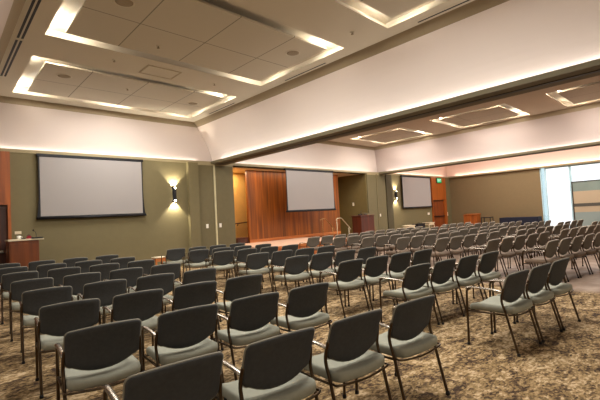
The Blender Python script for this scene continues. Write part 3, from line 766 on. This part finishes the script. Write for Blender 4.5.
def back_y(x, z):
    v = (z - 0.50) / 0.33
    return -0.135 - 0.105 * v - 0.012 * math.sin(PI * max(0, min(1, v))) * -1 + 0.32 * x * x
BO = rounded_outline(0.257, 0.492, 0.548, 0.82, 0.036, 0.05)
def ring(scale, off):
    zc = 0.67; r = []
    for x, z in BO:
        X = x * scale; Z = zc + (z - zc) * scale
        r.append((X, back_y(X, Z) + off, Z))
    return r
def backrest(m):
    th = 0.015
    m.loft([ring(0.02, -th), ring(0.4, -th), ring(0.75, -th), ring(0.95, -th * 0.95), ring(1.0, -th * 0.4), ring(1.0, th * 0.6), ring(0.95, th * 1.3),
            ring(0.75, th * 1.8), ring(0.4, th * 2.0), ring(0.02, th * 2.0)], True)
def rim(m):
    m.tube([(x, back_y(x, z) + 0.002, z) for x, z in BO], 0.007, 6, closed=True)
def seat_outline():
    pts = []; n = 40
    for k in range(n):
        a = 2 * PI * k / n; c, s = math.cos(a), math.sin(a)
        x = math.copysign(abs(c) ** 0.22, c) * 0.255; y = math.copysign(abs(s) ** 0.30, s)
        y = 0.008 + (y * 0.255)
        x *= 1.0 - 0.01 * max(0, -(y - 0.0)) / 0.24 
        pts.append((x, y))
    return pts
SO = seat_outline()
def seat(m):
    def zt(x, y):
        return 0.026 * (x / 0.245) ** 2 - 0.03 * max(0, (y - 0.12) / 0.14) ** 2 + 0.012 * max(0, (-y - 0.05) / 0.18) ** 2
    rings = []
    for s, z in ((0.02, 0.392), (0.93, 0.392), (0.99, 0.402), (1.0, 0.425), (0.985, 0.446), (0.93, 0.458), (0.7, 0.462), (0.35, 0.460), (0.03, 0.458)):
        rings.append([(x * s, 0.015 + (y - 0.015) * s, z + (zt(x * s, 0.015 + (y - 0.015) * s) if z > 0.41 else 0.6 * zt(x * s, 0.015 + (y - 0.015) * s))) for x, y in SO])
    m.loft(rings, True)
FX = 0.262
def make_chair(shell, seatm, rimm):
    t = thing('armchair', '', 'chair', (0, 0, 0))
    part(t, 'seat', seatm, seat)
    b = part(t, 'backrest', shell, backrest)
    part(b, 'edge_trim', rimm, rim)
    def sf(m):
        m.tube(smooth_path([(-FX, -0.19, 0.408), (-0.24, -0.236, 0.405), (0, -0.246, 0.388), (0.24, -0.236, 0.405), (FX, -0.19, 0.408)]), 0.0085, 6)
        m.tube([(-FX, 0.235, 0.385), (FX, 0.235, 0.385)], 0.010, 6)
        for s in (-1, 1): m.tube([(s * FX, 0.25, 0.385), (s * FX, -0.165, 0.40)], 0.010, 6)
    part(t, 'seat_frame', M['bronze'], sf)
    for s in (-1, 1):
        f = part(t, 'leg', M['bronze'], lambda m: m.tube(smooth_path([(s * FX, 0.268, 0.012), (s * FX, 0.262, 0.3), (s * FX, 0.255, 0.55), (s * FX, 0.245, 0.615), (s * FX, 0.205, 0.638)], 4), 0.0125, 8))
        part(f, 'foot_cap', M['rubber'], lambda m: m.lathe([(0.017, 0.0), (0.017, 0.02), (0.013, 0.03)], s * FX, 0.268, 8))
        r = part(t, 'leg', M['bronze'], lambda m: m.tube(smooth_path([(s * FX, -0.268, 0.012), (s * FX, -0.215, 0.22), (s * FX, -0.165, 0.42), (s * 0.264, -0.132, 0.54), (s * 0.262, -0.142, 0.62), (s * 0.255, -0.158, 0.68)], 4), 0.0125, 8))
        part(r, 'foot_cap', M['rubber'], lambda m: m.lathe([(0.017, 0.0), (0.017, 0.02), (0.013, 0.03)], s * FX, -0.268, 8))
        def arm(m):
            sec = []
            path = smooth_path([(s * 0.262, 0.262, 0.628), (s * 0.262, 0.225, 0.647), (s * 0.262, 0.1, 0.652), (s * 0.262, -0.06, 0.648), (s * 0.262, -0.150, 0.638)], 4)
            for i, p in enumerate(path):
                w = 0.019 if 0 < i < len(path) - 1 else 0.012
                sec.append([(p.x + w * math.cos(a), p.y, p.z + 0.010 * math.sin(a)) for a in [2 * PI * k / 10 for k in range(10)]])
            m.loft(sec, True)
        part(t, 'armrest', M['arm'], arm)
    return t
proto1 = make_chair(M['shell'], M['seat'], M['rim'])
proto2 = make_chair(M['shell2'], M['seat2'], M['rim2'])
ORD = ['first', 'second', 'third', 'fourth', 'fifth', 'sixth', 'seventh', 'eighth', 'ninth']
used = {id(proto1): False, id(proto2): False}
def put(proto, bx, by, rz, label, group):
    if not used[id(proto)]:
        c = proto; used[id(proto)] = True
    else: c = dup(proto)
    R = Matrix.Rotation(rz, 3, 'Z'); o = R @ Vector((0, -0.222, 0))
    c.location = (bx - o.x, by - o.y, 0); c.rotation_euler = (0, 0, rz)
    c['label'] = label; c['group'] = group
def block(proto, rows, name, tone, group, rz=-6.0):
    nr = len(rows)
    for r, (x0, dx, y0, dy, n) in enumerate(rows):
        for k in range(n):
            rr = math.radians(rz + random.uniform(-0.5, 0.5))
            put(proto, x0 + dx * k, y0 + dy * k, rr,
                '%s armchair, %s from left in %s row from camera, %s' % (tone, ORD[k], ORD[r], name), group)
LY = [1.95, 3.13, 4.38, 5.66, 6.93, 8.34, 9.66, 10.92]
LD = [-0.083, -0.068, -0.083, -0.10, -0.09, -0.14, -0.18, -0.18]
block(proto1, [((0.92 if r < 2 else 0.90 + 0.042 * r), (0.645 if r < 2 else 0.625 + 0.004 * r), LY[r], LD[r], 4) for r in range(8)], 'left seating block', 'charcoal backed', 'armchairs in the left seating block')
MR = [(4.575, 0.60, 1.49, -0.06, 3), (4.63, 0.565, 2.71, -0.09, 4), (4.67, 0.565, 3.88, -0.09, 4), (4.78, 0.56, 5.22, -0.10, 4), (4.86, 0.56, 6.50, -0.12, 4),
      (4.92, 0.56, 7.90, -0.15, 4), (4.92, 0.57, 9.06, -0.15, 4), (4.87, 0.58, 10.26, -0.14, 4)]
MR = [(a + 0.035, b, c, d, e) for a, b, c, d, e in MR]
block(proto1, MR, 'centre seating block', 'charcoal backed', 'armchairs in the centre seating block')
BR = [(8.90, 0.57, 0.97, -0.09, 2)] + [(x + 0.04, 0.57, y, -0.09, 5) for x, y in ((8.62, 2.15), (8.74, 3.28), (9.0, 4.57), (9.12, 5.74), (9.15, 6.9), (9.15, 8.0), (9.16, 9.14))]
block(proto2, BR, 'block behind the centre aisle', 'warmly lit', 'armchairs in the block before the stage')
CR = [(12.20, 0.57, y, -0.09, 6) for y in (2.74, 3.79, 4.85, 5.80, 6.9, 8.0, 9.1)]
block(proto2, CR, 'far block under second beam', 'warmly lit', 'armchairs in the far block')
DR = [(16.6, 0.57, y, -0.09, 4) for y in (2.85, 3.85, 4.95, 6.05, 7.15, 8.25)]
block(proto2, DR, 'last block nearest the windows', 'warmly lit', 'armchairs in the block nearest the windows')

# ------------------------------------------------------------------ light
w = bpy.data.worlds.new('World'); S.world = w; w.use_nodes = True
bg = w.node_tree.nodes['Background']; bg.inputs['Color'].default_value = (0.94, 0.975, 1.0, 1); bg.inputs['Strength'].default_value = 1.5
def area(name, loc, sx, sy, e, col=(1, 0.975, 0.93), rot=(0, 0, 0)):
    l = bpy.data.lights.new(name, 'AREA'); l.shape = 'RECTANGLE'; l.size = sx; l.size_y = sy; l.energy = e; l.color = col
    o = bpy.data.objects.new(name, l); COL.objects.link(o); o.location = loc; o.rotation_euler = rot; return o
for i, t in enumerate(T_A):
    area('ceiling_fill', ((t[0] + t[1]) / 2, (t[2] + t[3]) / 2, ZC - 0.08), 2.6, 1.3, (265, 200, 265)[i])  # fill light added under each tray, no fitting hangs there
for i, t in enumerate(T_B):
    area('ceiling_fill', ((t[0] + t[1]) / 2, (t[2] + t[3]) / 2, ZC - 0.08), (t[1] - t[0]) * 0.8, 2.0, 185, (1, 0.95, 0.89))  # added fill for the bay beyond the first beam
area('ceiling_fill', (23.3, 6, ZC - 0.08), 5, 10, 900, (1, 0.95, 0.89))  # added fill for the bay by the right wall
area('ceiling_fill', (12.5, 13.6, ZB - 0.03), 7, 0.5, 60, (1, 0.78, 0.52))  # warm fill added over the stage
area('ceiling_fill', (9.6, 14.6, ZB - 0.03), 1.2, 0.5, 50, (1, 0.78, 0.5))  # added to brighten the ochre wall

area('rear_fill', (3, -6.5, ZC - 0.05), 12, 2.5, 450)  # unseen fill lamps added behind and left of the camera
area('rear_fill', (-5, 4, ZC - 0.05), 5, 10, 260)
# ------------------------------------------------------------------ camera
cam = bpy.data.cameras.new('Camera'); cam.sensor_fit = 'HORIZONTAL'; cam.sensor_width = 36.0
cam.lens = 390.6 / 600 * 36.0; cam.clip_start = 0.05; cam.clip_end = 300
co = bpy.data.objects.new('Camera', cam); COL.objects.link(co)
R = Matrix(((0.72732723, 0.01054097, -0.68620987), (-0.6842451, -0.06600734, -0.72625868), (-0.05295036, 0.99776346, -0.04079633)))
co.matrix_world = Matrix.Translation((0, 0, H)) @ R.to_4x4()
S.camera = co
S.view_settings.view_transform = 'Standard'
S.view_settings.look = 'None'
S.view_settings.exposure = 0.0
S.cycles.use_denoising = True
S.cycles.max_bounces = 7
S.cycles.diffuse_bounces = 4
